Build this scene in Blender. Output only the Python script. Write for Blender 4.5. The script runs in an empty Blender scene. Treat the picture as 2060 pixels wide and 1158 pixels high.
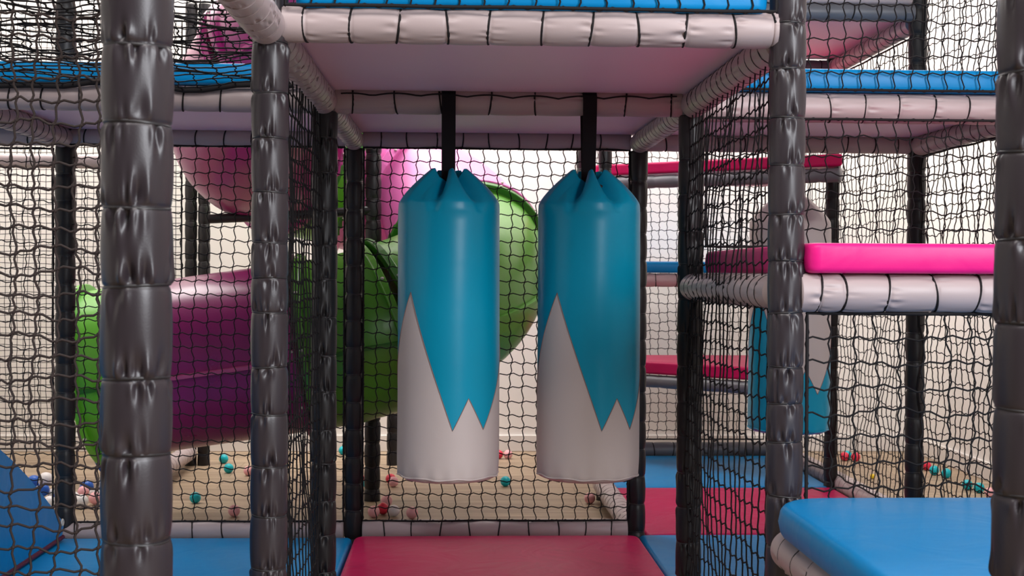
import bpy, bmesh, math, random
import numpy as np
from mathutils import Matrix, Vector

# ------------------------------------------------------------------ camera
scene = bpy.context.scene
COL = scene.collection
YAW, PITCH, ROLL = 0.04361, 0.01159, 0.005503
CAM_Z = 1.18
cam_data = bpy.data.cameras.new("camera")
cam = bpy.data.objects.new("camera", cam_data)
COL.objects.link(cam)
cam_data.sensor_width = 36.0
cam_data.sensor_fit = 'HORIZONTAL'
cam_data.lens = 2574.4 / 2060 * 36.0
cam_data.clip_start = 0.05
cam_data.dof.use_dof = True
cam_data.dof.focus_distance = 3.9
cam_data.dof.aperture_fstop = 11.0
cam.matrix_world = (Matrix.Translation((0, 0, CAM_Z)) @ Matrix.Rotation(-YAW, 4, 'Z')
                    @ Matrix.Rotation(math.pi / 2 - PITCH, 4, 'X') @ Matrix.Rotation(ROLL, 4, 'Z'))
scene.camera = cam

# ------------------------------------------------------------------ light
world = bpy.data.worlds.new("room_light")
scene.world = world
world.use_nodes = True
bg = world.node_tree.nodes["Background"]
bg.inputs[0].default_value = (1.0, 0.96, 0.93, 1)
bg.inputs[1].default_value = 0.15


def area_light(name, loc, target, sx, sy, power, color):
    d = bpy.data.lights.new(name, 'AREA')
    d.shape = 'RECTANGLE'
    d.size, d.size_y = sx, sy
    d.energy = power
    d.color = color
    o = bpy.data.objects.new(name, d)
    COL.objects.link(o)
    o.location = loc
    o.rotation_euler = (Vector(target) - Vector(loc)).to_track_quat('-Z', 'Y').to_euler()
    return o


area_light("skylight", (-0.2, 7.3, 4.6), (-0.2, 7.6, 0), 6.0, 1.8, 430, (1.0, 0.97, 0.93))
area_light("shop_window", (2.8, -1.6, 2.95), (0.1, 3.6, 1.0), 1.5, 2.6, 265, (0.93, 0.95, 1.0))
area_light("added_overhead_fill", (0.0, 0.5, 4.3), (0.0, 1.2, 0), 3.4, 1.6, 140, (1.0, 0.95, 0.92))  # added fill lamp; its floor bounce brightens the deck underside

vs = scene.view_settings
vs.view_transform = 'Standard'
vs.look = 'None'
vs.exposure = 0.0
vs.gamma = 1.0
vs.use_curve_mapping = False

# ------------------------------------------------------------------ grid of the play frame
XF, XL, XR, XE = -1.629, -0.429, 0.771, 1.971        # post columns, left to right
ROW = {-1: 1.742, 0: 2.966, 1: 4.190, 2: 5.414, 3: 6.638, 4: 7.862}
ZD = 1.738                                            # centre of the upper deck beams
PI = math.pi

# ------------------------------------------------------------------ materials


def lin(r, g, b):
    f = lambda c: (c / 255 / 12.92) if c / 255 <= 0.04045 else ((c / 255 + 0.055) / 1.055) ** 2.4
    return (f(r), f(g), f(b), 1)


def material(name, color, rough=0.4, spec=0.5, vary=0.08, vscale=3.0, bump=0.0, bscale=300.0, sheen=0.0,
             weave=False, coat=0.0, sss=0.0, crease=0.0):
    m = bpy.data.materials.new(name)
    m.use_nodes = True
    nt = m.node_tree
    N, L = nt.nodes, nt.links
    p = N["Principled BSDF"]
    p.inputs["Roughness"].default_value = rough
    p.inputs["Specular IOR Level"].default_value = spec
    p.inputs["Coat Weight"].default_value = coat
    p.inputs["Coat Roughness"].default_value = 0.2
    tc = N.new("ShaderNodeTexCoord")
    nz = N.new("ShaderNodeTexNoise")
    nz.inputs["Scale"].default_value = vscale
    nz.inputs["Detail"].default_value = 4
    L.new(tc.outputs["Object"], nz.inputs["Vector"])
    mix = N.new("ShaderNodeMix")
    mix.data_type = 'RGBA'
    c = np.array(color[:3])
    mix.inputs[6].default_value = (*(c * (1 - vary)), 1)
    mix.inputs[7].default_value = (*np.minimum(c * (1 + vary), 1), 1)
    L.new(nz.outputs["Fac"], mix.inputs[0])
    L.new(mix.outputs[2], p.inputs["Base Color"])
    rr = N.new("ShaderNodeMapRange")
    rr.inputs[3].default_value = max(rough - 0.07, 0.03)
    rr.inputs[4].default_value = min(rough + 0.07, 1)
    L.new(nz.outputs["Fac"], rr.inputs[0])
    L.new(rr.outputs[0], p.inputs["Roughness"])
    last = None
    if crease > 0:
        n2 = N.new("ShaderNodeTexNoise")
        n2.inputs["Scale"].default_value = 5.0
        n2.inputs["Distortion"].default_value = 1.5
        L.new(tc.outputs["Object"], n2.inputs["Vector"])
        b = N.new("ShaderNodeBump")
        b.inputs["Strength"].default_value = crease
        b.inputs["Distance"].default_value = 0.03
        L.new(n2.outputs["Fac"], b.inputs["Height"])
        last = b
    if bump > 0:
        b = N.new("ShaderNodeBump")
        b.inputs["Strength"].default_value = bump
        b.inputs["Distance"].default_value = 0.001
        if weave:
            w1 = N.new("ShaderNodeTexWave")
            w2 = N.new("ShaderNodeTexWave")
            w2.bands_direction = 'Z'
            for w in (w1, w2):
                w.inputs["Scale"].default_value = bscale
                L.new(tc.outputs["Object"], w.inputs["Vector"])
            ad = N.new("ShaderNodeMath")
            L.new(w1.outputs["Fac"], ad.inputs[0])
            L.new(w2.outputs["Fac"], ad.inputs[1])
            L.new(ad.outputs[0], b.inputs["Height"])
        else:
            n3 = N.new("ShaderNodeTexNoise")
            n3.inputs["Scale"].default_value = bscale
            L.new(tc.outputs["Object"], n3.inputs["Vector"])
            L.new(n3.outputs["Fac"], b.inputs["Height"])
        if last:
            L.new(last.outputs[0], b.inputs["Normal"])
        last = b
    if last:
        L.new(last.outputs[0], p.inputs["Normal"])
    return m


M = {}
M['post'] = material('dark_vinyl', (0.027, 0.020, 0.0245), 0.38, 0.55, 0.12, 6, 0.10, 400)
M['post_far'] = material('dark_vinyl_plain', (0.013, 0.011, 0.012), 0.42, 0.35, 0.12, 6)
M['tie'] = material('black_cable_tie', (0.02, 0.018, 0.02), 0.4, 0.5)
M['tie_grey'] = material('grey_cable_tie', (0.27, 0.215, 0.215), 0.5, 0.3)
M['beam'] = material('grey_vinyl', (0.43, 0.345, 0.345), 0.42, 0.4, 0.06, 5, 0.12, 420)
M['slate'] = material('slate_vinyl', (0.13, 0.13, 0.145), 0.42, 0.4, 0.08, 5, 0.1, 420)
M['rope'] = material('black_cord', (0.012, 0.010, 0.011), 0.75, 0.25, 0.2, 60)
M['net'] = material('black_net_cord', (0.012, 0.0105, 0.0115), 0.8, 0.2, 0.2, 60)
M['net_lit'] = material('lit_net_cord', (0.045, 0.033, 0.031), 0.8, 0.2, 0.2, 60)  # brown tone stands for light falling on the black cord
M['strap'] = material('black_webbing', (0.010, 0.009, 0.011), 0.8, 0.2, 0.2, 60, 0.5, 500)
M['teal'] = material('teal_vinyl', (0.000, 0.31, 0.49), 0.32, 0.30, 0.05, 4, 0.10, 500, crease=0.03)
M['bagwhite'] = material('warm_grey_vinyl', (0.58, 0.50, 0.485), 0.45, 0.4, 0.03, 4, 0.12, 500, crease=0.03)
M['stitch'] = material('red_brown_stitching', (0.30, 0.17, 0.15), 0.7, 0.3)
M['blue'] = material('blue_vinyl', (0.000, 0.22, 0.53), 0.38, 0.2, 0.06, 3, 0.10, 450, crease=0.12)
M['red'] = material('crimson_vinyl', (0.46, 0.006, 0.085), 0.40, 0.18, 0.06, 3, 0.10, 450, crease=0.2)
M['pink'] = material('hot_pink_vinyl', (0.78, 0.012, 0.215), 0.40, 0.26, 0.05, 3, 0.10, 450, crease=0.12)
M['panel'] = material('bounce_tinted_board', (0.84, 0.60, 0.73), 0.5, 0.3, 0.04, 4, 0.12, 500)  # grey-white board; pink light bounced off the mats is put into the colour
M['purple'] = material('purple_plastic', (0.29, 0.016, 0.14), 0.30, 0.5, 0.12, 7, 0.35, 60, coat=0.15)
M['magenta'] = material('top_lit_purple_plastic', (0.68, 0.15, 0.42), 0.32, 0.5, 0.12, 7, 0.35, 60, coat=0.15)  # the purple plastic again, with strong top light put into the colour
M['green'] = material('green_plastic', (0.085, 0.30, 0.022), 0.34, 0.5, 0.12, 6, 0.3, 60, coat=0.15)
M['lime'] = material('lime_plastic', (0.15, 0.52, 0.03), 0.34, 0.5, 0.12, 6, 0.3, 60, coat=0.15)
M['dkgreen'] = material('deep_green_plastic', (0.03, 0.16, 0.015), 0.4, 0.4, 0.1, 6)
M['seam'] = material('pale_magenta_plastic_edge', (0.55, 0.10, 0.25), 0.35, 0.4)
M['bolt'] = material('galvanised_steel', (0.6, 0.56, 0.5), 0.35, 0.6)
M['maroon'] = material('maroon_piping', (0.09, 0.004, 0.03), 0.5, 0.4)
BALL = {'teal': (0.0, 0.40, 0.46), 'pink': (0.82, 0.40, 0.42), 'red': (0.72, 0.03, 0.07), 'white': (0.75, 0.70, 0.70),
        'yellow': (0.8, 0.55, 0.02), 'blue': (0.01, 0.09, 0.42)}
for k, c in BALL.items():
    M['ball_' + k] = material(k + '_ball_plastic', c, 0.4, 0.4, 0.04)


def wall_material():
    m = material('cream_plaster', (0.80, 0.755, 0.71), 0.8, 0.2, 0.03, 1.5, 0.15, 90)
    return m


def wood_material():
    m = bpy.data.materials.new('pale_oak_boards')
    m.use_nodes = True
    nt = m.node_tree
    N, L = nt.nodes, nt.links
    p = N["Principled BSDF"]
    p.inputs["Roughness"].default_value = 0.5
    tc = N.new("ShaderNodeTexCoord")
    mp = N.new("ShaderNodeMapping")
    mp.inputs["Scale"].default_value = (1.2, 14, 1)
    L.new(tc.outputs["Object"], mp.inputs[0])
    n1 = N.new("ShaderNodeTexNoise")
    n1.inputs["Scale"].default_value = 1.6
    n1.inputs["Detail"].default_value = 8
    n1.inputs["Distortion"].default_value = 0.6
    L.new(mp.outputs[0], n1.inputs[0])
    cr = N.new("ShaderNodeValToRGB")
    cr.color_ramp.elements[0].position = 0.3
    cr.color_ramp.elements[0].color = (0.24, 0.165, 0.105, 1)
    cr.color_ramp.elements[1].position = 0.7
    cr.color_ramp.elements[1].color = (0.46, 0.34, 0.23, 1)
    L.new(n1.outputs["Fac"], cr.inputs[0])
    bk = N.new("ShaderNodeTexBrick")
    bk.inputs["Scale"].default_value = 1
    bk.inputs["Brick Width"].default_value = 1.3
    bk.inputs["Row Height"].default_value = 0.19
    bk.inputs["Mortar Size"].default_value = 0.0022
    bk.inputs["Color1"].default_value = (1, 1, 1, 1)
    bk.inputs["Color2"].default_value = (0.84, 0.84, 0.84, 1)
    bk.inputs["Mortar"].default_value = (0.45, 0.4, 0.36, 1)
    L.new(tc.outputs["Object"], bk.inputs["Vector"])
    mx = N.new("ShaderNodeMix")
    mx.data_type = 'RGBA'
    mx.blend_type = 'MULTIPLY'
    mx.inputs[0].default_value = 1
    L.new(cr.outputs[0], mx.inputs[6])
    L.new(bk.outputs[0], mx.inputs[7])
    L.new(mx.outputs[2], p.inputs["Base Color"])
    b = N.new("ShaderNodeBump")
    b.inputs["Strength"].default_value = 0.2
    b.inputs["Distance"].default_value = 0.002
    L.new(n1.outputs["Fac"], b.inputs["Height"])
    L.new(b.outputs[0], p.inputs["Normal"])
    return m


M['wall'] = wall_material()
M['wood'] = wood_material()
M['trim'] = material('painted_skirting', (0.72, 0.67, 0.63), 0.5, 0.4, 0.03)

# ------------------------------------------------------------------ helpers


def mesh_data(name, verts, faces, mat, smooth=True):
    me = bpy.data.meshes.new(name)
    me.from_pydata(np.asarray(verts).tolist(), [], faces if isinstance(faces, list) else faces.tolist())
    me.materials.append(mat)
    if smooth:
        me.polygons.foreach_set('use_smooth', [True] * len(me.polygons))
    me.update()
    return me


def obj(name, me, parent=None, loc=(0, 0, 0), rot=(0, 0, 0)):
    o = bpy.data.objects.new(name, me)
    COL.objects.link(o)
    o.location = loc
    o.rotation_euler = rot
    if parent is not None:
        o.parent = parent
    return o


def tag(o, label, cat, group=None, kind=None):
    o["label"] = label
    o["category"] = cat
    if group:
        o["group"] = group
    if kind:
        o["kind"] = kind
    return o


def thing(name, label, cat, loc=(0, 0, 0), rot=(0, 0, 0), group=None):
    o = bpy.data.objects.new(name, None)
    o.empty_display_size = 0.1
    COL.objects.link(o)
    o.location = loc
    o.rotation_euler = rot
    return tag(o, label, cat, group)


def structure(name, me, parent=None):
    o = obj(name, me, parent)
    o["kind"] = "structure"
    return o


def grid_faces(nr, nc, close=True, off=0):
    """quads of nr rings of nc points"""
    i = np.arange(nr - 1)[:, None]
    j = np.arange(nc if close else nc - 1)[None, :]
    j2 = (j + 1) % nc
    a = i * nc + j
    b = i * nc + j2
    c = (i + 1) * nc + j2
    d = (i + 1) * nc + j
    return (np.stack([a, b, c, d], -1).reshape(-1, 4) + off)


def sweep(pts, r, sides=6, ref=None, closed=False):
    """tube verts/faces along pts"""
    P = np.asarray(pts, float)
    if closed:
        T = np.roll(P, -1, 0) - np.roll(P, 1, 0)
    else:
        T = np.gradient(P, axis=0)
    T /= np.linalg.norm(T, axis=1)[:, None] + 1e-12
    if ref is None:
        ref = np.array([0.0, 0.0, 1.0])
        if np.mean(np.abs(T @ ref)) > 0.8:
            ref = np.array([0.31, 0.95, 0.05])
    ref = np.asarray(ref, float)
    B = np.cross(T, ref)
    B /= np.linalg.norm(B, axis=1)[:, None] + 1e-12
    Nn = np.cross(B, T)
    a = np.linspace(0, 2 * PI, sides, endpoint=False)
    rr = np.broadcast_to(np.asarray(r, float), (len(P),))[:, None, None]
    V = P[:, None] + rr * (np.cos(a)[None, :, None] * Nn[:, None] + np.sin(a)[None, :, None] * B[:, None])
    V = V.reshape(-1, 3)
    F = grid_faces(len(P), sides)
    if closed:
        n = len(P)
        j = np.arange(sides)
        j2 = (j + 1) % sides
        F = np.vstack([F, np.stack([(n - 1) * sides + j, (n - 1) * sides + j2, j2, j], -1)])
    return V, F


class Acc:
    def __init__(self):
        self.v, self.f, self.n = [], [], 0

    def add(self, V, F):
        V = np.asarray(V, float)
        self.v.append(V)
        if isinstance(F, np.ndarray):
            self.f += (F + self.n).tolist()
        else:
            self.f += [[i + self.n for i in f] for f in F]
        self.n += len(V)

    def box(self, x0, x1, y0, y1, z0, z1):
        V = [(x, y, z) for z in (z0, z1) for y in (y0, y1) for x in (x0, x1)]
        self.add(V, [[0, 2, 3, 1], [4, 5, 7, 6], [0, 1, 5, 4], [2, 6, 7, 3], [0, 4, 6, 2], [1, 3, 7, 5]])

    def mesh(self, name, mat, smooth=True):
        return mesh_data(name, np.vstack(self.v), self.f, mat, smooth)


def box_mesh(name, x0, x1, y0, y1, z0, z1, mat, bevel=0.004, seg=2):
    bm = bmesh.new()
    bmesh.ops.create_cube(bm, size=1)
    for v in bm.verts:
        v.co = Vector(((x0 + x1) / 2 + v.co.x * (x1 - x0), (y0 + y1) / 2 + v.co.y * (y1 - y0),
                       (z0 + z1) / 2 + v.co.z * (z1 - z0)))
    if bevel:
        bmesh.ops.bevel(bm, geom=bm.edges[:] + bm.verts[:], offset=bevel, segments=seg, affect='EDGES', profile=0.5)
    me = bpy.data.meshes.new(name)
    bm.to_mesh(me)
    bm.free()
    me.materials.append(mat)
    return me


# ------------------------------------------------------------------ padded tubes (posts and beams)


def padded_mesh(name, L, R, cuts, mat, seed, nth=40, per=9, pinch=0.13, fold=0.12, nf=(3, 6), seam=0.0):
    """foam-padded tube along +Z, pulled in at every cut, with gathered folds beside the cuts"""
    rng = np.random.default_rng(seed)
    cuts = [c for c in cuts if 0.01 < c < L - 0.01]
    st = [0.0] + list(cuts) + [L]
    zs = []
    for a, b in zip(st[:-1], st[1:]):
        t = (1 - np.cos(np.linspace(0, PI, per + 1)[:-1])) / 2
        t = 0.5 * t + 0.5 * np.linspace(0, 1, per + 1)[:-1]
        zs += list(a + (b - a) * t)
    zs.append(L)
    zs = np.array(zs)
    th = np.linspace(0, 2 * PI, nth, endpoint=False)
    puff = np.ones_like(zs)
    for i, (a, b) in enumerate(zip(st[:-1], st[1:])):
        k = (zs >= a) & (zs <= b)
        t = (zs[k] - a) / (b - a)
        if i == 0:
            t = np.maximum(t, 0.5)
        if i == len(st) - 2:
            t = np.minimum(t, 0.5)
        puff[k] = np.minimum(puff[k], np.clip(np.sin(PI * t), 0, 1) ** 0.34)
    r = R * (1 - pinch + pinch * puff)[:, None] * np.ones(nth)[None]
    # slight lumpiness
    for k in range(4):
        q = rng.integers(1, 4)
        r += R * 0.005 * np.sin(q * th[None] + zs[:, None] * rng.uniform(3, 12) + rng.uniform(0, 6))
    if fold > 0:
        for c in cuts:
            for side in (-1, 1):
                for _ in range(rng.integers(*nf)):
                    a0 = rng.uniform(0, 2 * PI)
                    if rng.random() < seam:      # gathers sit mostly along the sleeve's closing seam
                        a0 = rng.normal(-PI / 2, 0.35)
                    w = rng.uniform(0.07, 0.17)
                    l = rng.uniform(0.008, 0.016)
                    dp = fold * R * rng.uniform(0.35, 1.0)
                    s = np.clip((zs - c) * side / l, 0, None)
                    g = (s * np.exp(1 - s)) ** 2
                    da = (th - a0 + PI) % (2 * PI) - PI
                    prof = -np.exp(-(da / w) ** 2) + 0.55 * (np.exp(-((da - 1.7 * w) / (0.8 * w)) ** 2)
                                                             + np.exp(-((da + 1.7 * w) / (0.8 * w)) ** 2))
                    r += dp * g[:, None] * prof[None]
    V = np.stack([r * np.cos(th), r * np.sin(th), zs[:, None] * np.ones(nth)], -1).reshape(-1, 3)
    F = grid_faces(len(zs), nth).tolist()
    F.append(list(range(nth))[::-1])
    F.append([(len(zs) - 1) * nth + i for i in range(nth)])
    return mesh_data(name, V, F, mat)


RINGS = {}


def ring_mesh(R, minor, mat, sides=6, n=32, tilt=0.0, key='ring'):
    k = (round(R, 4), minor, mat.name, tilt)
    if k not in RINGS:
        a = np.linspace(0, 2 * PI, n, endpoint=False)
        P = np.stack([R * np.cos(a), R * np.sin(a), tilt * np.sin(a)], -1)
        V, F = sweep(P, minor, sides, ref=(0, 0, 1), closed=True)
        RINGS[k] = mesh_data(key, V, F, mat)
    return RINGS[k]


def post(x, y, z0, z1, R, label, seed, cuts=None, near=False, mat='post', group='dark padded posts of the play frame'):
    rng = random.Random(seed)
    L = z1 - z0
    t = thing('padded_post', label, 'post', (x, y, z0), (0, 0, 0), group)
    if cuts is None:
        cuts, c = [], rng.uniform(0.05, 0.1)
        while c < L - 0.03:
            cuts.append(c)
            c += rng.uniform(0.108, 0.124)
    else:
        cuts = sorted(c - z0 for c in cuts)
        lo, hi = cuts[0], cuts[-1]
        while lo > 0.14:
            lo -= 0.116
            cuts.insert(0, lo)
        while hi < L - 0.14:
            hi += 0.114
            cuts.append(hi)
    nth, per = (96, 22) if near else (28, 8)
    obj('vinyl_sleeve', padded_mesh('vinyl_sleeve', L, R, cuts, M[mat], seed, nth, per,
                                    0.11 if near else 0.16, 0.16 if near else 0.10, (4, 8) if near else (3, 6), 0.45), t)
    rm = ring_mesh(R * (0.897 if near else 0.85), 0.0026, M['tie'], 6, 40 if near else 20, 0.003)
    for c in cuts:
        obj('cable_tie', rm, t, (0, 0, c), (0, 0, rng.uniform(0, 6)))
    return t


def beam(a, b, R, label, seed, step=0.113, mat='beam', near=False, cuts=None, ringmat='rope', ring=0.003,
         group='grey padded beams of the play frame', pinch=0.09, fold=0.09, tilt=0.006, line=False):
    """padded beam from a to b along the X or the Y axis; a cord or tie round every pinch"""
    a, b = Vector(a), Vector(b)
    L = (b - a).length
    rot = (0, PI / 2, 0) if abs(b.x - a.x) > abs(b.y - a.y) else (-PI / 2, 0, 0)
    rng = random.Random(seed)
    t = thing('padded_beam', label, 'beam', a, rot, group)
    t["kind"] = "thing"
    if cuts is None:
        cuts, c = [], rng.uniform(0.05, 0.09)
        while c < L - 0.03:
            cuts.append(c)
            c += step * rng.uniform(0.92, 1.08)
    obj('vinyl_sleeve', padded_mesh('vinyl_sleeve', L, R, cuts, M[mat], seed, 72 if near else 28, 16 if near else 8,
                                    pinch, fold, (4, 8) if near else (3, 5)), t)
    rm = ring_mesh(R * (1 - pinch) + 0.001, ring, M[ringmat], 6, 28, tilt)
    for c in cuts:
        obj('lashing_cord' if ringmat == 'rope' else 'cable_tie', rm, t, (0, 0, c), (0, 0, rng.uniform(0, 6)))
    if line:
        n = 60
        u = np.linspace(0.02, L - 0.02, n)
        an = 0.22 + 0.22 * np.abs(np.sin(u * PI / 0.15 + seed)) + 0.05 * np.sin(u * 7)
        # local +X points down for beams along X, local +Y stays along the depth axis
        P = np.stack([-(R + 0.001) * np.sin(an), -(R + 0.001) * np.cos(an), u], -1)
        V, F = sweep(P, 0.0026, 5, ref=(0, 1, 0))
        obj('lashing_line', mesh_data('lashing_line', V, F, M['rope']), t)
    return t


# ------------------------------------------------------------------ pads and boards


def pad_mesh(name, x0, x1, y0, y1, z0, z1, mat, rc=0.04, re=0.02, puff=0.004):
    """soft mat: rounded plan corners rc, rounded edges re, top domed a little"""
    def outline(ins):
        r = max(rc - ins, 0.004)
        pts = []
        for cx, cy, a0 in ((x1 - ins - r, y1 - ins - r, 0), (x0 + ins + r, y1 - ins - r, PI / 2),
                           (x0 + ins + r, y0 + ins + r, PI), (x1 - ins - r, y0 + ins + r, 1.5 * PI)):
            for k in range(7):
                a = a0 + PI / 2 * k / 6
                pts.append((cx + r * math.cos(a), cy + r * math.sin(a)))
        return pts
    V, n = [], 28
    rings = []
    for k in range(5):
        a = PI / 2 * k / 4
        rings.append((re * (1 - math.sin(a)), z0 + re * (1 - math.cos(a))))
    rings += [(-puff * 0.8, (z0 + z1) / 2)]
    for k in range(6):
        a = PI / 2 * k / 5
        rings.append((re * (1 - math.cos(a)), z1 - re * (1 - math.sin(a))))
    w = min(x1 - x0, y1 - y0)
    for q in (0.08, 0.2, 0.34):
        rings.append((w * q, z1 + puff * (q / 0.34)))
    for ins, z in rings:
        V += [(px, py, z) for px, py in outline(ins)]
    F = grid_faces(len(rings), n).tolist()
    F.append(list(range(n))[::-1])
    F.append([(len(rings) - 1) * n + i for i in range(n)])
    return mesh_data(name, V, F, mat)


def mat_pad(x0, x1, y0, y1, z0, z1, m, label, rc=0.03, re=0.018, puff=0.003, name='foam_mat', cat='mat',
            group='coloured foam mats'):
    cx, cy = (x0 + x1) / 2, (y0 + y1) / 2
    me = pad_mesh('foam_mat', x0 - cx, x1 - cx, y0 - cy, y1 - cy, 0, z1 - z0, M[m], rc, re, puff)
    o = tag(obj(name, me, None, (cx, cy, z0)), label, cat, group)
    # stitched piping round the upper edge
    return o


def board(x0, x1, y0, y1, z0, z1, label, mat='panel'):
    return tag(obj('deck_board', box_mesh('deck_board', x0, x1, y0, y1, z0, z1, M[mat], 0.004)), label, 'board',
               'deck boards')


# ------------------------------------------------------------------ nets


def net(label, o, u, v, W, H, cell=0.056, r=0.0022, seed=0, mat='net', sub=4, sides=4, knots=True, wob=0.006,
        bulge=0.02, group='black climbing nets', edge=0.0045, gather=None):
    """knotted square-mesh net spanning W along u and H along v from corner o"""
    rng = np.random.default_rng(seed)
    o, u, v = np.array(o, float), np.array(u, float), np.array(v, float)
    n = np.cross(u, v)
    nu, nv = max(2, round(W / cell)), max(2, round(H / cell))
    cu, cv = W / nu, H / nv
    I, J = np.meshgrid(np.arange(nu + 1), np.arange(nv + 1), indexing='ij')
    s, t = I / nu, J / nv
    edge_u = np.minimum(1, 6 * np.minimum(s, 1 - s))
    edge_v = np.minimum(1, 6 * np.minimum(t, 1 - t))
    du = np.zeros_like(s)
    dv = np.zeros_like(s)
    dn = bulge * np.sin(PI * s) * np.sin(PI * t)
    for _ in range(5):
        ph = rng.uniform(0, 6, 6)
        kx, ky = rng.uniform(2, 11, 2)
        du += 0.5 * wob * np.sin(kx * s * W * 4 + ph[0]) * np.sin(ky * t * H * 2 + ph[1])
        dv += 0.5 * wob * np.sin(kx * s * W * 3 + ph[2]) * np.sin(ky * t * H * 3 + ph[3])
        dn += 0.5 * wob * np.sin(kx * s * W * 2 + ph[4]) * np.sin(ky * t * H * 2 + ph[5])
    du += rng.normal(0, wob * 0.28, s.shape)
    dv += rng.normal(0, wob * 0.28, s.shape)
    du *= edge_u
    dv *= edge_v
    K = (o[None, None] + (s * W + du)[..., None] * u + (t * H + dv)[..., None] * v + dn[..., None] * n)
    acc = Acc()
    wig = 0.07 * cell

    def strand(line, perp, flip):
        m = len(line)
        tt = np.arange((m - 1) * sub + 1) / sub
        i0 = np.minimum(tt.astype(int), m - 2)
        fr = (tt - i0)[:, None]
        # smooth interpolation with an S-curve between knots
        P = line[i0] * (1 - fr) + line[i0 + 1] * fr
        P = P + perp * (np.sin(2 * PI * fr) * wig * flip)
        V, F = sweep(P, r, sides, ref=n + 0.01 * perp)
        acc.add(V, F)
    for i in range(nu + 1):
        strand(K[i], u, 1.0)
    for j in range(nv + 1):
        strand(K[:, j], v, 1.0)
    if knots:
        C = K.reshape(-1, 3)
        k = r * 1.75
        dirs = np.array([u * 1.25, -u * 1.25, v * 1.25, -v * 1.25, n, -n]) * k
        V = (C[:, None] + dirs[None]).reshape(-1, 3)
        tri = np.array([[0, 2, 4], [2, 1, 4], [1, 3, 4], [3, 0, 4], [2, 0, 5], [1, 2, 5], [3, 1, 5], [0, 3, 5]])
        F = (np.arange(len(C))[:, None, None] * 6 + tri[None]).reshape(-1, 3)
        acc.add(V, F)
    base = o + u * W / 2
    me = acc.mesh('mesh_net', M[mat])
    me.transform(Matrix.Translation(tuple(-base)))
    ob = tag(obj('climbing_net', me, None, tuple(base)), label, 'net', group)
    if edge:
        ea = Acc()
        P = np.vstack([K[:-1, 0], K[-1, :-1], K[::-1, -1][:-1], K[0, ::-1][:-1]])
        V, F = sweep(P, edge, 5, ref=n + 0.02 * u, closed=True)
        ea.add(V, F)
        em = ea.mesh('border_rope', M['rope'])
        em.transform(Matrix.Translation(tuple(-base)))
        obj('border_rope', em, ob)
    return ob


X3, Y3, Z3 = (1, 0, 0), (0, 1, 0), (0, 0, 1)

# ================================================================== the setting
BACK, RIGHT, LEFT, FRONT, WALLH = 8.46, 3.07, -3.45, -2.2, 4.4
a = Acc()
a.box(LEFT - 0.1, RIGHT + 0.1, FRONT, BACK + 0.1, -0.1, 0)
structure('floor', a.mesh('floor', M['wood'], False))
a = Acc()
a.box(LEFT - 0.1, RIGHT + 0.1, BACK, BACK + 0.1, 0, WALLH)
structure('wall_back', a.mesh('wall_back', M['wall'], False))
a = Acc()
a.box(RIGHT, RIGHT + 0.1, FRONT + 3.2, BACK, 0, WALLH)
structure('wall_right', a.mesh('wall_right', M['wall'], False))
a = Acc()
a.box(LEFT - 0.1, LEFT, FRONT + 3.2, BACK, 0, WALLH)
structure('wall_left', a.mesh('wall_left', M['wall'], False))
structure('baseboard_back', box_mesh('baseboard_back', LEFT, RIGHT, BACK - 0.018, BACK, 0, 0.11, M['trim'], 0.005))
structure('baseboard_right', box_mesh('baseboard_right', RIGHT - 0.018, RIGHT, FRONT + 3.2, BACK - 0.018, 0, 0.11, M['trim'], 0.005))

# ================================================================== posts
PG = 'dark padded posts of the play frame'
post(XL, ROW[-1], 0, 2.7, 0.0475, 'widest dark padded post, standing nearest the camera on the left', 11,
     [1.48, 1.376, 1.265, 1.16, 1.036, 0.935, 0.82], True)
post(0.795, ROW[-1], 0, 2.7, 0.0475, 'dark padded post cut off by the right edge of the picture', 12, None, True)
post(XL, ROW[0], 0, 2.6, 0.0425, 'glossy dark padded post under the left end of the front deck beam', 13,
     [1.588, 1.484, 1.362, 1.247, 1.165, 1.088, 0.961, 0.854, 0.735, 0.621, 0.5], True)
post(XR, ROW[0], 0, 2.6, 0.0425, 'glossy dark padded post between the hanging bags and the pink deck', 14,
     [1.762, 1.659, 1.544, 1.435, 1.32, 1.211, 1.091, 0.964, 0.880, 0.791, 0.664], True)
post(XL, ROW[1], 0, 1.70, 0.042, 'crumpled black padded post at the rear edge of the left side net', 15, None, True, 'post_far')
post(XR, ROW[1], 0, 1.70, 0.042, 'black padded post just right of the right hanging bag', 16, None, True, 'post_far')
post(XF, ROW[2], 0, 2.7, 0.042, 'black padded post at far left behind the coarse net', 17, None, False, 'post_far')
post(XL, ROW[2], 0, 1.70, 0.0395, 'slim black padded post at the left end of the rear net', 18, None, False, 'post_far')
post(XR, ROW[2], 0, 1.70, 0.0395, 'slim black padded post half hidden behind the right hanging bag', 19, None, False, 'post_far')
post(XE, ROW[2], 0, 2.7, 0.040, 'black padded post behind the pink deck, nearer the right wall', 20, None, False, 'post_far')
post(XL, ROW[3], 0, 2.75, 0.042, 'dark padded pole in the middle of the spiral tube slide', 21, None, False, 'post_far')
post(XR, ROW[3], 0, 1.9, 0.036, 'thin dark post seen above the shoulder of the right hanging bag', 22, None, False, 'post_far')
post(XE, ROW[3], 0, 2.7, 0.036, 'thin black post just right of the grey hanging bag', 23, None, False, 'post_far')
post(-1.612, ROW[4], 0, 2.8, 0.037, 'dark post under the purple slide bend, left of a pair', 24, None, False, 'post_far')
post(-1.533, ROW[4], 0, 2.8, 0.037, 'dark post under the purple slide bend, right of a pair', 25, None, False, 'post_far')
post(-0.385, ROW[4], 0, 2.6, 0.036, 'thin black post foot showing left of the left hanging bag', 26, None, False, 'post_far')
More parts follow.
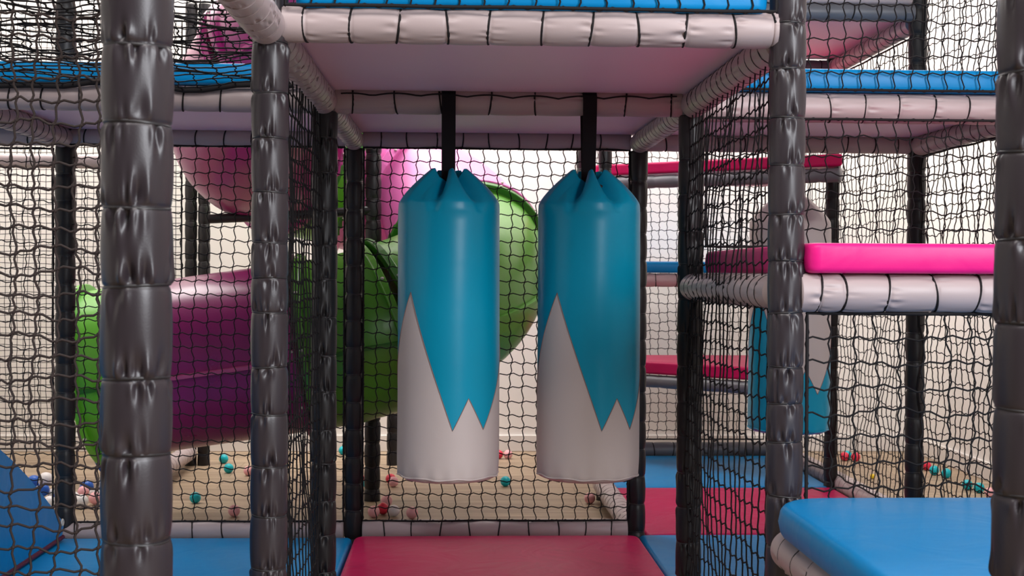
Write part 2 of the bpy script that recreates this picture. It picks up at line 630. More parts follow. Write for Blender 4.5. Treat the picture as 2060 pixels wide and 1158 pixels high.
post(XR, ROW[4], 0, 2.6, 0.036, 'thin black post behind the right hanging strap, by the back wall', 27, None, False, 'post_far')
post(XE, ROW[4], 0, 2.6, 0.036, 'thin black post by the back wall, behind the grey hanging bag', 28, None, False, 'post_far')
post(-0.735, ROW[0], 0, 2.6, 0.038, 'dark post holding the coarse net, hidden behind the widest post', 29, None, False, 'post_far')

# ================================================================== beams
e = 0.045
fx = [x - (XL + 0.02) for x in (-0.356, -0.251, -0.146, -0.036, 0.065, 0.188, 0.3, 0.404, 0.519, 0.628, 0.72)]
beam((XL + 0.03, ROW[0], ZD + .012), (XR - 0.03, ROW[0], ZD + .012), 0.0435, 'pale grey padded beam along the front edge of the blue deck', 31,
     near=True, cuts=fx, pinch=0.09)
beam((XL + 0.035, ROW[1], ZD), (XR - 0.035, ROW[1], ZD), 0.043, 'grey padded beam that both teal bags hang from', 32, near=True, step=0.15, line=True)
beam((XL + 0.035, ROW[2], ZD), (XR - 0.035, ROW[2], ZD), 0.0385, 'grey padded beam along the top of the rear net', 33)
beam((XF - 0.8, ROW[1], ZD), (XL - 0.04, ROW[1], ZD), 0.042, 'grey padded beam at the front of the left blue deck', 34)
beam((XF - 0.8, ROW[2], ZD), (XL - 0.04, ROW[2], ZD), 0.0385, 'grey padded beam at the back of the left blue deck, above the slide', 35)
beam((XF - 1.3, ROW[3], ZD), (XF + 0.05, ROW[3], ZD), 0.036, 'distant grey beam crossing the fine net at far left', 36)
beam((XR + 0.035, ROW[1], ZD - .008), (XE + 0.5, ROW[1], ZD - .008), 0.049, 'grey padded beam under the blue mat at upper right', 37, near=True)
beam((XR + 0.035, ROW[2], ZD), (XE - 0.035, ROW[2], ZD), 0.0385, 'grey padded beam the grey bag hangs from', 38)
# along the depth of the frame
tg = dict(ringmat='tie_grey', ring=0.0014, step=0.075, tilt=0.010, pinch=0.04, fold=0.11)
tk = dict(ringmat='tie', ring=0.0016, step=0.075, tilt=0.008, pinch=0.035, fold=0.07)
beam((XL - 0.004, ROW[-1] + .05, ZD), (XL - 0.004, ROW[0] - .052, ZD), 0.0445, 'grey padded beam running toward the camera from the top of the left post', 41, near=True, **tg)
beam((XL, ROW[0] + .05, ZD - .006), (XL, ROW[1] - .045, ZD - .006), 0.043, 'wrinkled grey padded beam along the left edge of the middle deck', 42, near=True, **tg)
beam((XL, ROW[1] + .045, ZD - .006), (XL, ROW[2] - .04, ZD - .006), 0.042, 'short-looking grey padded beam at the rear left of the middle deck', 43, **tg)
beam((XR, ROW[0] + .05, ZD - .006), (XR, ROW[1] - .045, ZD - .006), 0.043, 'wrinkled grey padded beam along the right edge of the middle deck', 44, near=True, **tk)
beam((XR, ROW[1] + .045, ZD - .006), (XR, ROW[2] - .04, ZD - .006), 0.042, 'short-looking grey padded beam at the rear right of the middle deck', 45, **tg)
beam((XF, ROW[1] + .05, ZD - .006), (XF, ROW[2] - .045, ZD - .006), 0.042, 'grey padded beam slanting inward at the far left under the blue deck', 46, **tk)
beam((XE, ROW[1] + .05, ZD - .006), (XE, ROW[2] - .045, ZD - .006), 0.042, 'grey padded beam slanting inward at the far right under the blue mat', 47, **tk)
# upper right deck
ZU = 2.296
beam((XR - 0.3, ROW[2] - .02, ZU), (XE - 0.03, ROW[2] - .02, ZU), 0.037, 'slate grey padded beam at the top right corner of the picture', 48, mat='slate')
beam((XE, ROW[2] + .045, ZU - .03), (XE, ROW[3] - .04, ZU - .03), 0.040, 'grey padded beam slanting down behind the top right net', 49, **tk)
beam((XR - 0.3, ROW[3], ZU - .03), (XE - .035, ROW[3], ZU - .03), 0.037, 'distant dark grey beam behind the top right slate beam', 50, mat='slate')
# pink deck
pc = [x - (XR + 0.03) for x in (0.845, 0.898, 1.006, 1.117, 1.219, 1.33, 1.44, 1.55, 1.66, 1.77, 1.88)]
beam((XR + 0.03, ROW[0], 1.138), (XE - 0.03, ROW[0], 1.138), 0.046, 'plump pale grey padded beam under the hot pink mat', 51, near=True, cuts=pc, pinch=0.09)
beam((XR, ROW[0] + .05, 1.138), (XR, ROW[1] - .045, 1.138), 0.043, 'grey padded beam on the left side of the pink deck, behind the net', 52, near=True, **tk)
beam((XR + 0.04, ROW[1], 1.138), (XE - 0.03, ROW[1], 1.138), 0.042, 'grey padded beam at the back of the pink deck', 53)
beam((XR + 0.04, ROW[4], 1.142), (XE - 0.04, ROW[4], 1.142), 0.043, 'grey padded beam under the small distant blue mat', 54)
# floor level
beam((XF - 0.5, ROW[2], 0.093), (XL - 0.04, ROW[2], 0.093), 0.043, 'grey padded kerb beam on the floor behind the left blue mat', 55, step=0.12)
beam((XL + 0.04, ROW[2], 0.093), (XR - 0.04, ROW[2], 0.093), 0.043, 'grey padded kerb beam on the floor behind the crimson mat', 56, step=0.12)
beam((XR - .01, ROW[2] + .045, 0.09), (XR - .01, ROW[3] - .04, 0.09), 0.05, 'cream wrinkled kerb beam on the floor below the right hanging bag', 57, **tg)
beam((XE + .06, ROW[2] - .6, 0.085), (XE + .06, ROW[4] - .04, 0.085), 0.05, 'brown grey kerb beam on the floor near the right wall', 58, **tg)
beam((XR + 0.04, ROW[4] - .04, 0.10), (XE - 0.04, ROW[4] - .04, 0.10), 0.046, 'slate kerb beam at the far end of the right floor mats', 59, mat='slate')
beam((XF + .01, ROW[3] + .05, 0.08), (XF + .01, ROW[4] - .04, 0.08), 0.05, 'cream kerb beam on the wooden floor under the purple slide', 60, **tg)
# near right pad
beam((0.775, ROW[-1] + .055, 0.545), (0.775, ROW[0] - .047, 0.545), 0.047, 'brown grey padded beam in the lower right corner, under the big blue pad', 61, near=True,
     ringmat='tie', ring=0.0016, step=0.125, tilt=0.01, pinch=0.05, fold=0.09)

# ================================================================== decks and mats
bt = ZD + 0.046
board(XL + .005, XR - .005, ROW[0] - .01, ROW[1] - .02, bt - .016, bt - .004, 'grey white board with painted pink bounce under the front half of the middle deck')
board(XL + .005, XR - .005, ROW[1] - .015, ROW[2] + .025, bt - .016, bt - .004, 'grey white board with painted pink bounce under the rear half of the middle deck')
board(XF + .005, XL - .002, ROW[1] - .01, ROW[2] + .025, bt - .016, bt - .004, 'grey white board with painted pink bounce under the left blue deck')
board(XR + .002, XE - .002, ROW[1] - .01, ROW[2] + .025, bt - .016, bt - .004, 'pale board under the blue mat at upper right')
board(XR - .2, XE - .002, ROW[2] + .01, ROW[3] + .01, ZU + .012, ZU + .03, 'pale board with painted pink bounce under the top right slate beam')
board(XR + .05, XE - .05, ROW[0] + .03, ROW[1] - .03, 1.165, 1.183, 'pale board under the hot pink mat')
mat_pad(XL + .06, XR - .055, ROW[0] - .045, ROW[1] - .01, bt - .003, bt + .085, 'blue', 'bright blue foam mat on the front half of the middle deck')
mat_pad(XL + .05, XR - .05, ROW[1] + .01, ROW[2], bt - .003, bt + .085, 'blue', 'blue foam mat on the rear half of the middle deck, hidden from below')
mat_pad(XF - .6, XL - .05, ROW[1] - .04, ROW[2] + .03, bt - .003, bt + .066, 'blue', 'blue foam mat on the left deck, seen through nets')
mat_pad(XR + .05, XE + .45, ROW[1] - .045, ROW[2], bt - .003, bt + .072, 'blue', 'blue foam mat on the upper right deck behind the black net')
mat_pad(XR - .3, XE - .03, ROW[2] - .05, ROW[3], ZU + .034, ZU + .09, 'beam', 'pale grey foam mat on the top right slate beam')
mat_pad(XR + .04, XE - .02, ROW[0] - .05, ROW[1] - .03, 1.184, 1.254, 'pink', 'hot pink foam mat on the middle height deck at right', 0.03, 0.014)
mat_pad(XR + .04, XE - .04, ROW[4] - .04, ROW[4] + .45, 1.187, 1.256, 'blue', 'small distant blue mat right of the right hanging bag')
# floor mats
mat_pad(XL + .012, XR - .002, 4.02, 5.325, 0.0, 0.088, 'red', 'crimson foam mat on the floor below the two bags', 0.05, 0.02)
mat_pad(XF - .8, XL + .002, 3.9, 5.345, 0.0, 0.078, 'blue', 'blue foam mat on the floor left of the crimson mat')
mat_pad(XR + .008, XE + .0, 3.9, 5.405, 0.0, 0.072, 'blue', 'blue foam floor mat right of the crimson mat, nearest')
mat_pad(XR + .045, XE + .0, 5.412, 6.60, 0.0, 0.072, 'red', 'crimson foam floor mat between two blue ones at right')
mat_pad(XR + .045, XE + .0, 6.606, 7.76, 0.0, 0.072, 'blue', 'blue foam floor mat farthest back at right')
# near right raised pad
mat_pad(0.72, 1.93, ROW[-1] + .07, ROW[0] - .045, 0.592, 0.668, 'blue', 'big blue foam pad in the lower right foreground', 0.13, 0.022, 0.004)


# corner steps of the climbing tower behind the right bay (skewed front edge)
def skew_pad(zb, zt, y_l, y_r, m, label):
    x0, x1, yb = XR + .0, XE - .05, ROW[4] - .034
    zm = zt - zb
    P = [(x0, y_l), (x1, y_r), (x1, yb), (x0, yb)]
    bm = bmesh.new()
    lo = [bm.verts.new((x, y, 0)) for x, y in P]
    hi = [bm.verts.new((x, y, zm)) for x, y in P]
    bm.faces.new(lo[::-1])
    bm.faces.new(hi)
    for i in range(4):
        j = (i + 1) % 4
        bm.faces.new((lo[i], lo[j], hi[j], hi[i]))
    bmesh.ops.bevel(bm, geom=bm.edges[:], offset=0.012, segments=3, affect='EDGES', profile=0.5)
    me = bpy.data.meshes.new('foam_step')
    bm.to_mesh(me)
    bm.free()
    me.materials.append(M[m])
    o = tag(obj('foam_step', me, None, (0, 0, zb)), label, 'step', 'foam steps of the rear tower')
    # slate padded edge tube below the front edge
    d = Vector((x1 - x0, y_r - y_l, 0))
    tube = padded_mesh('edge_tube', d.length, 0.036, list(np.arange(0.12, d.length, 0.13)), M['slate'], 7, 24, 7, 0.1, 0.1)
    q = Vector((0, 0, 1)).rotation_difference(d)
    t = obj('edge_tube', tube, o, (x0, y_l + .036, -0.042))
    t.rotation_mode = 'QUATERNION'
    t.rotation_quaternion = q
    t["label"] = 'slate grey padded edge tube'
    return o


skew_pad(1.723, 1.785, 7.10, 6.30, 'red', 'crimson foam step high up behind the right side net')
skew_pad(0.612, 0.682, 7.50, 6.50, 'red', 'crimson foam step low down behind the right hanging bag')

# blue ramp at lower left
prof = [(2.3, 1.10), (2.9, 1.09), (3.3, 1.04), (3.7, 0.93), (4.1, 0.77), (4.36, 0.655), (4.568, 0.562), (4.73, 0.487), (4.884, 0.409), (5.01, 0.338), (5.12, 0.272),
        (5.22, 0.212), (5.30, 0.164), (5.315, 0.148), (5.312, 0.128), (5.285, 0.085), (2.3, 0.085)]
bm = bmesh.new()
A = [bm.verts.new((-1.60, y, z)) for y, z in prof]
B = [bm.verts.new((-2.45, y, z)) for y, z in prof]
bm.faces.new(A)
bm.faces.new(B[::-1])
for i in range(len(prof)):
    j = (i + 1) % len(prof)
    bm.faces.new((A[j], A[i], B[i], B[j]))
bmesh.ops.recalc_face_normals(bm, faces=bm.faces)
bmesh.ops.bevel(bm, geom=[ed for ed in bm.edges if (ed.verts[0].co.x == ed.verts[1].co.x)], offset=0.012, segments=3, affect='EDGES')
me = bpy.data.meshes.new('ramp_body')
bm.to_mesh(me)
bm.free()
me.materials.append(M['blue'])
ramp = thing('foam_ramp', 'big blue foam ramp sloping down at the lower left behind the net', 'ramp', (-1.6, 4.5, 0.085))
me.transform(Matrix.Translation((1.6, -4.5, -0.085)))
obj('ramp_body', me, ramp)
V, F = sweep([(0.0, y - 4.5, 0.008) for y in np.linspace(2.35, 5.29, 36)], 0.010, 6)
obj('piping', mesh_data('piping', V, F, M['maroon']), ramp)["label"] = 'dark maroon piping along the lower edge'
g = obj('eyelet', ring_mesh(0.012, 0.004, M['bolt']), ramp, (0.003, 5.275 - 4.5, 0.155 - 0.085), (0, PI / 2, 0))
g["label"] = 'small metal eyelet'

# ================================================================== hanging bags
ZIG = [(-115, 0.68), (-46, 1.118), (5, 0.683), (23, 0.785), (42, 0.683), (118, 1.06), (160, 0.70), (200, 0.86), (245, 0.68)]


def hanging_bag(x, y, R, turn, top_m, low_m, label, strap_top, beam_r, seed, fold_turn=0.0):
    rng = np.random.default_rng(seed)
    z_bot, z_sh, z_top = 0.522, 1.400, 1.492
    t = thing('punch_bag', label, 'punch bag', (x, y, z_bot), (0, 0, 0), 'hanging punch bags')
    keys = np.array([k[0] + turn for k in ZIG])
    ang = np.unique(np.concatenate([np.linspace(keys[0], keys[0] + 360, 240, endpoint=False), keys[:-1]]))
    zz = np.interp(ang, keys, [k[1] for k in ZIG])
    # theta measured from the camera-facing side, positive to the right
    th = np.radians(ang)
    cs, sn = np.sin(th), -np.cos(th)
    n = len(ang)

    def radius(z, k=0.0):
        r = np.full(n, R)
        # lower hem gathers
        s = np.exp(-((z - z_bot) / 0.03) ** 2)
        r = r * (1 - 0.02 * s) + 0.0022 * s * np.sin(th * 17 + 1.3 * np.sin(3 * th))
        r = r * (1 + 0.008 * np.sin(2 * th + 3 * z) + 0.006 * np.sin(3 * th - 5 * z + seed))
        r = r * (1 - 0.022 * max(0, (z - 0.6) / 0.8) + 0.01)
        return r
    inset = 0.0
    # lower cover: bottom disc, rim, wall up to the zigzag
    rings = []
    for f_, dz in ((0.02, -0.016), (0.5, -0.014), (0.86, -0.008), (0.95, 0.0), (0.985, 0.010)):
        rr = radius(z_bot + 0.01) * f_ / 0.985
        rings.append(np.stack([rr * cs, rr * sn, np.full(n, z_bot + dz)], -1))
    for q in np.linspace(0.02, 1, 26):
        z = z_bot + 0.012 + (zz - z_bot - 0.012) * q
        rr = np.array([radius(zi)[i] for i, zi in enumerate(z)])
        rings.append(np.stack([rr * cs, rr * sn, z], -1))
    zig_ring = rings[-1]
    V = np.vstack(rings) - np.array([0, 0, z_bot])
    F = grid_faces(len(rings), n).tolist()
    F.append(list(range(n))[::-1])
    lo = obj('lower_cover', mesh_data('lower_cover', V, F, M[low_m]), t)
    # hem piping
    rr = radius(z_bot + 0.006) * 1.0
    P = np.stack([rr * cs, rr * sn, np.full(n, 0.006) + 0.002 * np.sin(th * 9)], -1)
    V, F = sweep(P, 0.0028, 6, closed=True)
    obj('hem_piping', mesh_data('hem_piping', V, F, M[low_m]), lo)
    # stitched seam along the zigzag
    zr = zig_ring - np.array([0, 0, z_bot])
    zr[:, 0] *= 1.003
    zr[:, 1] *= 1.003
    V, F = sweep(zr, 0.0013, 5, closed=True)
    obj('zigzag_seam', mesh_data('zigzag_seam', V, F, M['stitch']), t)
    # upper cover: wall above the zigzag, shoulder, gathered neck
    rings = []
    for q in np.linspace(0, 1, 26):
        z = zz + (z_sh - 0.03 - zz) * q
        rr = np.array([radius(zi)[i] for i, zi in enumerate(z)])
        rings.append(np.stack([rr * cs, rr * sn, z], -1))
    ft = th + fold_turn
    lobe = [math.radians(a_) for a_ in (6, 72, 150, -150, -64)]
    vall = [math.radians(a_) for a_ in (-17, 36, 112, 180, -112)]
    wrap = lambda a_: (a_ + PI) % (2 * PI) - PI

    def valley_at(q):
        w_ = 0.07 + 0.20 * q
        out = np.zeros(n)
        for v_, l_ in zip(vall, (1.0, 0.8, 0.7, 0.7, 0.8)):
            out = np.maximum(out, l_ * np.exp(-(wrap(ft - v_) / w_) ** 2))
        return out
    crest = np.zeros(n)
    for l_ in lobe:
        crest = np.maximum(crest, np.clip(1.7 - np.abs(wrap(ft - l_)) / 0.27, 0, 1))
    r0 = radius(z_sh - 0.03)
    for q in np.linspace(0.04, 1, 22):
        # rounded shoulder running into a straight cone
        k = np.clip((q - 0.12) / 0.88, 0, 1)
        sh = np.clip(q / 0.12, 0, 1)
        kk = k * k / (k + 0.10) * 1.10
        base = r0 * (1 - 0.02 * sh * sh) * (1 - kk) + 0.060 * kk
        valley = valley_at(q)
        dep = valley * np.clip((q - 0.02) / 0.45, 0, 1) * 0.046
        ridge = 0.010 * np.sin(PI * np.clip(q, 0, 1)) * crest
        rr = base - dep + ridge
        z = (z_sh - 0.03) + 0.03 * sh * min(1, q / 0.12) + (z_top - z_sh) * k + k * (0.026 * crest - 0.022 * valley)
        rings.append(np.stack([rr * cs, rr * sn, np.broadcast_to(z, (n,))], -1))
    # fold the lip back inside so that the cloth has thickness
    last = rings[-1].copy()
    for dz, sc in ((0.0, 0.93), (-0.03, 0.90), (-0.06, 1.0)):
        q = last.copy()
        q[:, 0] *= sc
        q[:, 1] *= sc
        q[:, 2] += dz
        rings.append(q)
    V = np.vstack(rings) - np.array([0, 0, z_bot])
    F = grid_faces(len(rings), n).tolist()
    up = obj('upper_cover', mesh_data('upper_cover', V, F, M[top_m]), t)
    for a_ in (math.radians(22), math.radians(-62), math.radians(150)):
        obj('eyelet', ring_mesh(0.005, 0.0025, M['tie'], 6, 14), up,
            (0.078 * math.sin(a_), -0.078 * math.cos(a_), z_top - z_bot - 0.03), (PI / 2 - 0.9, 0, a_))
    # webbing strap looped over the beam
    w, th_ = 0.0225, 0.0022
    yb = ROW[1] if abs(y - ROW[1]) < 0.3 else ROW[2]
    dyb = yb - y
    path = [(-0.006, 0.93), (-0.008, 0.99), (dyb - beam_r - 0.004, 1.18), (dyb - beam_r - 0.005, 1.235)]
    for k in range(9):
        a_ = PI - PI * k / 8
        path.append((dyb + (beam_r + 0.004) * math.cos(a_), strap_top - z_bot + (beam_r + 0.002) * math.sin(a_)))
    path += [(dyb + beam_r + 0.003, 1.18), (0.010, 0.99), (0.008, 0.93)]
    P = np.array(path)
    T = np.gradient(P, axis=0)
    T /= np.linalg.norm(T, axis=1)[:, None]
    Nn = np.stack([-T[:, 1], T[:, 0]], -1) * th_
    xo = -0.003
    V = []
    for p, q in zip(P, Nn):
        V += [(xo - w, p[0] - q[0], p[1] - q[1]), (xo + w, p[0] - q[0], p[1] - q[1]), (xo + w, p[0] + q[0], p[1] + q[1]),
              (xo - w, p[0] + q[0], p[1] + q[1])]
    obj('strap', mesh_data('strap', V, grid_faces(len(P), 4), M['strap'], False), t)["label"] = 'black webbing strap'
    return t


hanging_bag(-0.024, ROW[1] - .01, 0.166, 0, 'teal', 'bagwhite', 'left one of the two teal and grey hanging punch bags in front', ZD, 0.043, 1)
hanging_bag(0.434, ROW[1] - .01, 0.168, 4, 'teal', 'bagwhite', 'right one of the two teal and grey hanging punch bags in front', ZD, 0.043, 2, 0.15)
hanging_bag(1.422, ROW[2] - .01, 0.172, -15, 'bagwhite', 'teal', 'grey topped punch bag with teal base hanging behind the pink deck', ZD, 0.0385, 3, 0.4)

# ================================================================== tube slide
SX, SY, SR, TR = -0.495, 6.64, 0.56, 0.40
phi_k = [-90, -45, 0, 45, 90, 150, 180, 230, 270, 310]
z_k = [0.862, 1.005, 1.19, 1.47, 1.69, 1.82, 1.88, 2.14, 2.42, 2.66]


def slide_path(s0, s1, n):
    """s in degrees of turn: >= -90 on the helix, below that metres of straight run to the left, 60 per metre"""
    out = []
    for s in np.linspace(s0, s1, n):
        if s >= -90:
            z = 0.5 * np.interp(s, phi_k, z_k) + 0.25 * np.interp(s - 12, phi_k, z_k) + 0.25 * np.interp(s + 12, phi_k, z_k)
            out.append((SX + SR * math.cos(math.radians(s)), SY + SR * math.sin(math.radians(s)), z))
        else:
            d = (-90 - s) / 60
            out.append((SX - d, SY - SR, 0.862 - 0.157 * d + 0.012 * min(1, d)))
    return np.array(out)


def slide_section(par, s0, s1, mat, label, seam_mat, flange_mat, bolts=True, open_end=False):
    n = max(10, int(abs(s1 - s0) / 4))
    P = slide_path(s0, s1, n)
    # smooth
    V, F = sweep(P, TR, 48, ref=(0, 0, 1))
    a = Acc()
    a.add(V, F)
    V, F = sweep(P, TR - 0.012, 48, ref=(0, 0, 1))
    a.add(V, F[:, ::-1])
    sec = obj('tube_section', a.mesh('tube_section', M[mat]), par)
    sec["label"] = label
    # end flanges
    for k in (0, -1):
        T = P[1] - P[0] if k == 0 else P[-1] - P[-2]
        T = T / np.linalg.norm(T)
        c = P[k] - T * 0.018 if k == -1 else P[k] + T * 0.018
        B = np.cross(T, (0, 0, 1))
        B /= np.linalg.norm(B)
        U = np.cross(B, T)
        aa = np.linspace(0, 2 * PI, 48, endpoint=False)
        ring = []
        for rr, o_ in ((TR - 0.002, -0.016), (TR + 0.03, -0.016), (TR + 0.034, -0.012), (TR + 0.034, 0.012), (TR + 0.03, 0.016), (TR - 0.002, 0.016)):
            ring.append(c + T * o_ + rr * (np.cos(aa)[:, None] * U + np.sin(aa)[:, None] * B))
        fl = obj('flange', mesh_data('flange', np.vstack(ring), grid_faces(6, 48), M[flange_mat], False), sec)
        if bolts:
            for q in range(10):
                b_ = 2 * PI * (q + 0.5) / 10
                pos = c + (TR + 0.036) * (math.cos(b_) * U + math.sin(b_) * B)
                obj('bolt', BOLT, sec, tuple(pos))
    # side seams where the two half shells meet
    for side in (1, -1):
        T = np.gradient(P, axis=0)
        T /= np.linalg.norm(T, axis=1)[:, None]
        B = np.cross(T, (0, 0, 1))
        B /= np.linalg.norm(B, axis=1)[:, None]
        U = np.cross(B, T)
        an = math.radians(96)
        D = side * math.sin(an) * B + math.cos(an) * U
        E_ = np.cross(T, D)
        Vv = []
        for i in range(n):
            for rr, w in ((TR - 0.004, -0.010), (TR + 0.022, -0.008), (TR + 0.022, 0.008), (TR - 0.004, 0.010)):
                Vv.append(P[i] + D[i] * rr + E_[i] * w)
        obj('seam_rib', mesh_data('seam_rib', Vv, grid_faces(n, 4), M[seam_mat], False), sec)
    return sec


bmb = bmesh.new()
bmesh.ops.create_uvsphere(bmb, u_segments=10, v_segments=6, radius=0.009)
for v in bmb.verts:
    v.co.z *= 0.7
BOLT = bpy.data.meshes.new('bolt')
bmb.to_mesh(BOLT)
bmb.free()
BOLT.materials.append(M['bolt'])

slide = thing('tube_slide', 'spiral tube slide in purple, magenta and green sections behind the rear net', 'slide', (0, 0, 0))
slide_section(slide, 310, 232, 'purple', 'purple tube section at the top of the slide', 'seam', 'purple')
slide_section(slide, 230, 138, 'purple', 'purple bend at upper left', 'seam', 'purple')
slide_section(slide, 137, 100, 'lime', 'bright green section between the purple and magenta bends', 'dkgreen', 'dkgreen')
slide_section(slide, 99, 74, 'magenta', 'short purple section painted top-lit pale magenta at the back', 'seam', 'magenta')
slide_section(slide, 73, 16, 'magenta', 'purple bend painted top-lit pale magenta above the green one', 'seam', 'magenta')
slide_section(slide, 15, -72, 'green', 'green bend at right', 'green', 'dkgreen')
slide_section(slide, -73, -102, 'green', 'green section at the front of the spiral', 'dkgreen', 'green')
slide_section(slide, -102.5, -149, 'purple', 'straight purple section', 'seam', 'purple')
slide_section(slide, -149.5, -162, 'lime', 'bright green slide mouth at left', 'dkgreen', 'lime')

V, F = sweep([(-0.43, 6.62, 1.50), (-0.8, 6.66, 1.475), (-1.28, 6.70, 1.452)], 0.024, 10)
obj('support_arm', mesh_data('support_arm', V, F, M['post_far']), slide)["label"] = 'black support arm'
# blue run-out sheet below the slide mouth
path = [(-2.03, 0.52), (-2.015, 0.42), (-1.99, 0.30), (-1.955, 0.19), (-1.91, 0.11), (-1.85, 0.06), (-1.76, 0.03)]
V = []
for i, (x, z) in enumerate(path):
    t_ = Vector((path[min(i + 1, 6)][0] - path[max(i - 1, 0)][0], path[min(i + 1, 6)][1] - path[max(i - 1, 0)][1])).normalized()
    nx, nz_ = -t_.y * 0.016, t_.x * 0.016
    V += [(x - nx, 7.0, z - nz_), (x - nx, 7.35, z - nz_), (x + nx, 7.35, z + nz_), (x + nx, 7.0, z + nz_)]
F = grid_faces(7, 4).tolist() + [[3, 2, 1, 0], [24, 25, 26, 27]]
V = np.array(V) - np.array([-1.7, 7.1, 0])
tag(obj('run_out_mat', mesh_data('run_out_mat', V, F, M['ball_blue']), None, (-1.7, 7.1, 0)), 'deep blue curved sheet beside the green slide mouth', 'mat')

# ================================================================== nets
net('wide black net behind the two hanging bags', (XL + .04, ROW[2] - .02, 0.135), X3, Z3, XR - XL - .08, ZD - .035 - .135, seed=1)
net('black net in front of the purple tube slide', (XF + .03, ROW[2] - .02, 0.135), X3, Z3, XL - XF - .07, ZD - .035 - .135, seed=2)
net('black side net left of the hanging bags', (XL - .01, ROW[0] + .05, 0.10), Y3, Z3, ROW[1] - ROW[0] - .09, ZD - .13, seed=3, bulge=-0.015)
net('black side net between the right bag and the pink deck', (XR - .012, ROW[0] + .05, 0.10), Y3, Z3, ROW[1] - ROW[0] - .09, ZD - .13, seed=4, bulge=-0.03)
net('black net hanging over the front edge of the blue deck', (XL + .04, ROW[0] - .052, ZD + .045), X3, Z3, XR - XL - .08, 0.62, seed=5, bulge=0.0)
net('black net above the hot pink mat', (XR + .04, ROW[1] - .055, 1.27), X3, Z3, XE - XR + .2, ZD - .05 - 1.27, seed=6)
net('black net in front of the upper right blue mat', (XR + .04, ROW[1] - .06, ZD + .045), X3, Z3, XE - XR + .2, 0.95, seed=7, bulge=0.0)
net('black net hanging below the pink deck beam', (XR + .05, ROW[0] - .005, 0.45), X3, Z3, XE - XR - .1, 1.09 - 0.45, seed=8, wob=0.010)
net('black side net at right, between the deck and the middle rear post', (XE + .01, ROW[1] + .05, 0.14), Y3, Z3, ROW[2] - ROW[1] - .1, ZD - .19, seed=9, sub=3, wob=0.009)
net('black side net at right behind the pink deck', (XE + .01, ROW[2] + .05, 0.14), Y3, Z3, ROW[3] - ROW[2] - .1, ZU - .22, seed=10, sub=3, wob=0.009)
net('black side net farthest back at right', (XE + .01, ROW[3] + .05, 0.14), Y3, Z3, ROW[4] - ROW[3] - .1, ZU - .22, seed=11, sub=3, wob=0.008)
net('black net across the back of the right bay', (XR + .045, ROW[4] + .06, 0.15), X3, Z3, XE - XR - .09, ZU - .15, seed=12, sub=3, knots=True)
net('black upper side net at right, above the blue mat', (XE + .012, ROW[1] + .05, ZD + .12), Y3, Z3, ROW[2] - ROW[1] - .1, 0.8, seed=13, sub=3)
net('coarse net nearest the camera at far left', (-1.30, ROW[0], 0.10), X3, Z3, 0.53, 2.25, cell=0.0485, r=0.0029, seed=14, mat='net_lit', wob=0.009, bulge=0.0)
net('fine mesh net against the cream wall at far left', (LEFT + .1, ROW[4], 0.10), X3, Z3, XF - LEFT - .14, 2.6, cell=0.035, r=0.0019, seed=15, sub=2, wob=0.004, edge=0.005)
net('black net left of the far left post', (XF - 0.85, ROW[2], 0.14), X3, Z3, 0.80, ZD - .19, seed=16, sub=3)
net('level net stretched overhead in front of the left blue deck', (XF - 0.3, ROW[-1] + .1, 1.775), X3, Y3, XL - XF + 0.25, ROW[1] - ROW[-1] - .15, edge=0.010, seed=17, sub=3, wob=0.016, bulge=0.0)
net('upright black net above the left blue deck', (XF - 1.0, ROW[2] + .05, ZD + .125), X3, Z3, XL - XF + 0.9, 0.9, seed=18, sub=3)

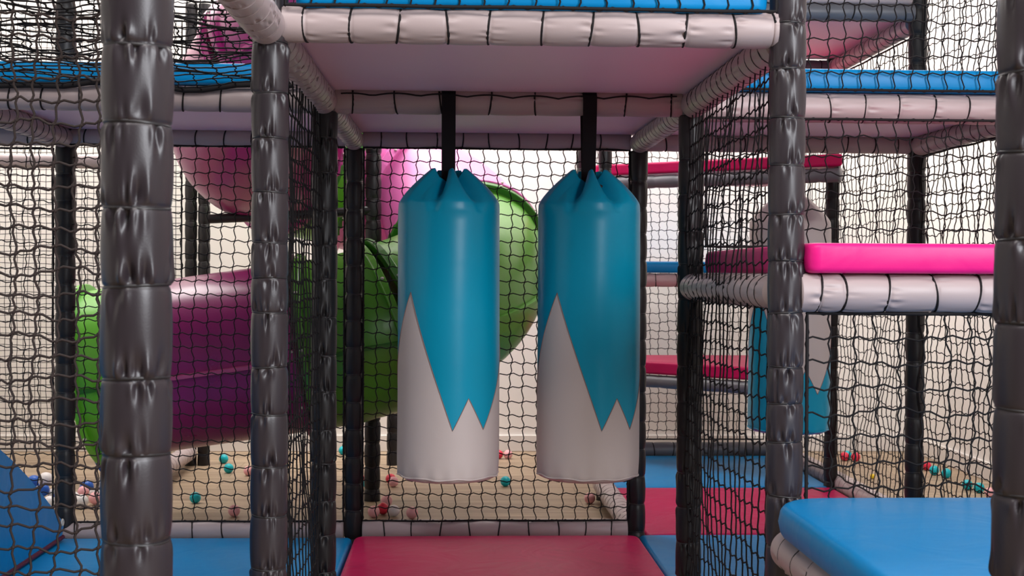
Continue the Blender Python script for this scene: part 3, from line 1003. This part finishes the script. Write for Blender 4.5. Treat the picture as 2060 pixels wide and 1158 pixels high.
# ================================================================== balls
bmb = bmesh.new()
bmesh.ops.create_uvsphere(bmb, u_segments=24, v_segments=16, radius=0.0285)
for v in bmb.verts:      # moulded seam round the middle
    if abs(v.co.z) < 0.001:
        v.co.x *= 1.02
        v.co.y *= 1.02
for f_ in bmb.faces:
    f_.smooth = True
ball_me = {}
base_me = bpy.data.meshes.new('ball')
bmb.to_mesh(base_me)
bmb.free()
for k in BALL:
    me = base_me.copy()
    me.materials.append(M['ball_' + k])
    ball_me[k] = me
BALLS = [
    ('teal', -1.424, 7.931, 'upper of two teal balls under the purple slide'),
    ('teal', -1.326, 7.548, 'lower of two teal balls under the purple slide'),
    ('teal', -1.322, 6.568, 'lone teal ball behind the net between the two left posts, nearest the kerb'),
    ('teal', 0.278, 7.066, 'lone teal ball on the wood between the two hanging bags'),
    ('teal', -0.726, 8.304, 'teal ball by the back wall left of the slim post'),
    ('pink', -1.195, 7.453, 'pink ball half behind the glossy left post'),
    ('pink', -1.064, 6.209, 'pink ball lying against the kerb at left, behind the blue mat'),
    ('pink', -0.391, 6.174, 'pink ball leftmost in the cluster behind the crimson mat'),
    ('pink', -0.345, 6.47, 'pink ball topmost in the cluster behind the crimson mat'),
    ('red', -0.352, 6.255, 'red ball partly behind the white ball'),
    ('white', -0.296, 6.195, 'white ball in the cluster behind the crimson mat'),
    ('pink', -0.206, 6.145, 'pink ball rightmost in the cluster behind the crimson mat'),
    ('pink', 0.69, 6.528, 'pink ball beside the kerb below the right hanging bag'),
    ('red', -0.505, 7.091, 'red ball left of the slide pole foot'),
    ('teal', -0.475, 7.00, 'teal ball touching the slide pole foot'),
    ('red', -0.360, 7.158, 'red ball right of the slide pole foot, behind a pink one'),
    ('pink', -0.340, 7.056, 'pink ball right of the slide pole foot'),
    ('red', 0.275, 8.117, 'red ball by the back wall between the hanging bags'),
    ('pink', 0.335, 8.117, 'pink ball by the back wall between the hanging bags'),
    ('red', 2.471, 8.018, 'left of two red balls by the back wall at right'),
    ('red', 2.535, 7.995, 'right of two red balls by the back wall at right'),
    ('teal', 2.505, 8.07, 'teal ball squeezed between two red balls at right'),
    ('yellow', 2.418, 7.312, 'small yellow ball on the wood at right'),
    ('red', 2.85, 7.616, 'red ball along the right wall next to teal ones'),
    ('teal', 2.83, 7.44, 'teal ball right after the red one along the right wall'),
    ('teal', 2.86, 7.327, 'second teal ball along the right wall'),
    ('teal', 2.82, 6.923, 'third teal ball along the right wall'),
    ('teal', 2.845, 6.825, 'fourth teal ball along the right wall'),
    ('pink', 2.84, 6.667, 'pink ball at the right end of the row along the wall'),
]
for c, x, y, lab in BALLS:
    o = tag(obj('play_ball', ball_me[c], None, (x, y, 0.0285), (random.Random(x).uniform(0, 3), random.Random(y).uniform(0, 3), 0)),
            lab, 'ball', 'plastic play balls on the wooden floor')
    if c == 'yellow':
        o.scale = (0.5, 0.5, 0.5)
        o.location.z = 0.0143
# heap in the ball pool at far left: (colour, x, y, z, size)
HEAP = [('white', -2.114, 6.70, .100, 1.35, 'large white ball on top of the heap left of the far left post'),
        ('blue', -2.191, 6.75, .080, 1.25, 'blue ball leftmost and topmost in the heap at far left'),
        ('blue', -2.100, 6.61, .062, 1.15, 'blue ball below the large white ball in the heap'),
        ('blue', -2.175, 6.64, .034, 1.2, 'blue ball lowest left in the heap behind the ramp'),
        ('white', -2.150, 6.73, .034, 1.2, 'white ball buried under the left side of the heap'),
        ('white', -2.050, 6.64, .034, 1.2, 'white ball tucked against the far left post on its left'),
        ('pink', -2.066, 6.47, .034, 0.8, 'small pink ball above the sloping ramp edge'),
        ('white', -2.000, 6.40, .034, 1.2, 'white ball nearest the ramp tip in the heap'),
        ('blue', -1.990, 6.52, .034, 1.2, 'blue ball hidden behind the foot of the far left post'),
        ('pink', -1.893, 6.60, .056, 1.0, 'pink ball right of the far left post, upper one'),
        ('blue', -1.950, 6.86, .036, 1.25, 'blue ball behind the heap right of the far left post'),
        ('white', -1.865, 6.90, .034, 1.2, 'white ball beside the blue curved sheet'),
        ('white', -1.925, 6.53, .034, 1.2, 'white ball under the upper pink one in the heap'),
        ('white', -1.857, 6.44, .034, 1.2, 'white ball right of the far left post, lowest one'),
        ('pink', -1.815, 6.53, .034, 1.1, 'pink ball right of the lowest white ball in the heap'),
        ('white', -1.850, 6.66, .034, 1.1, 'white ball between two pink ones in the heap'),
        ('red', -1.805, 6.74, .034, 1.1, 'red ball at the right end of the heap')]
for c, x, y, z, s, lab in HEAP:
    o = tag(obj('play_ball', ball_me[c], None, (x, y, max(z, 0.0285 * s))), lab, 'ball', 'plastic play balls in the heap')
    o.scale = (s, s, s)
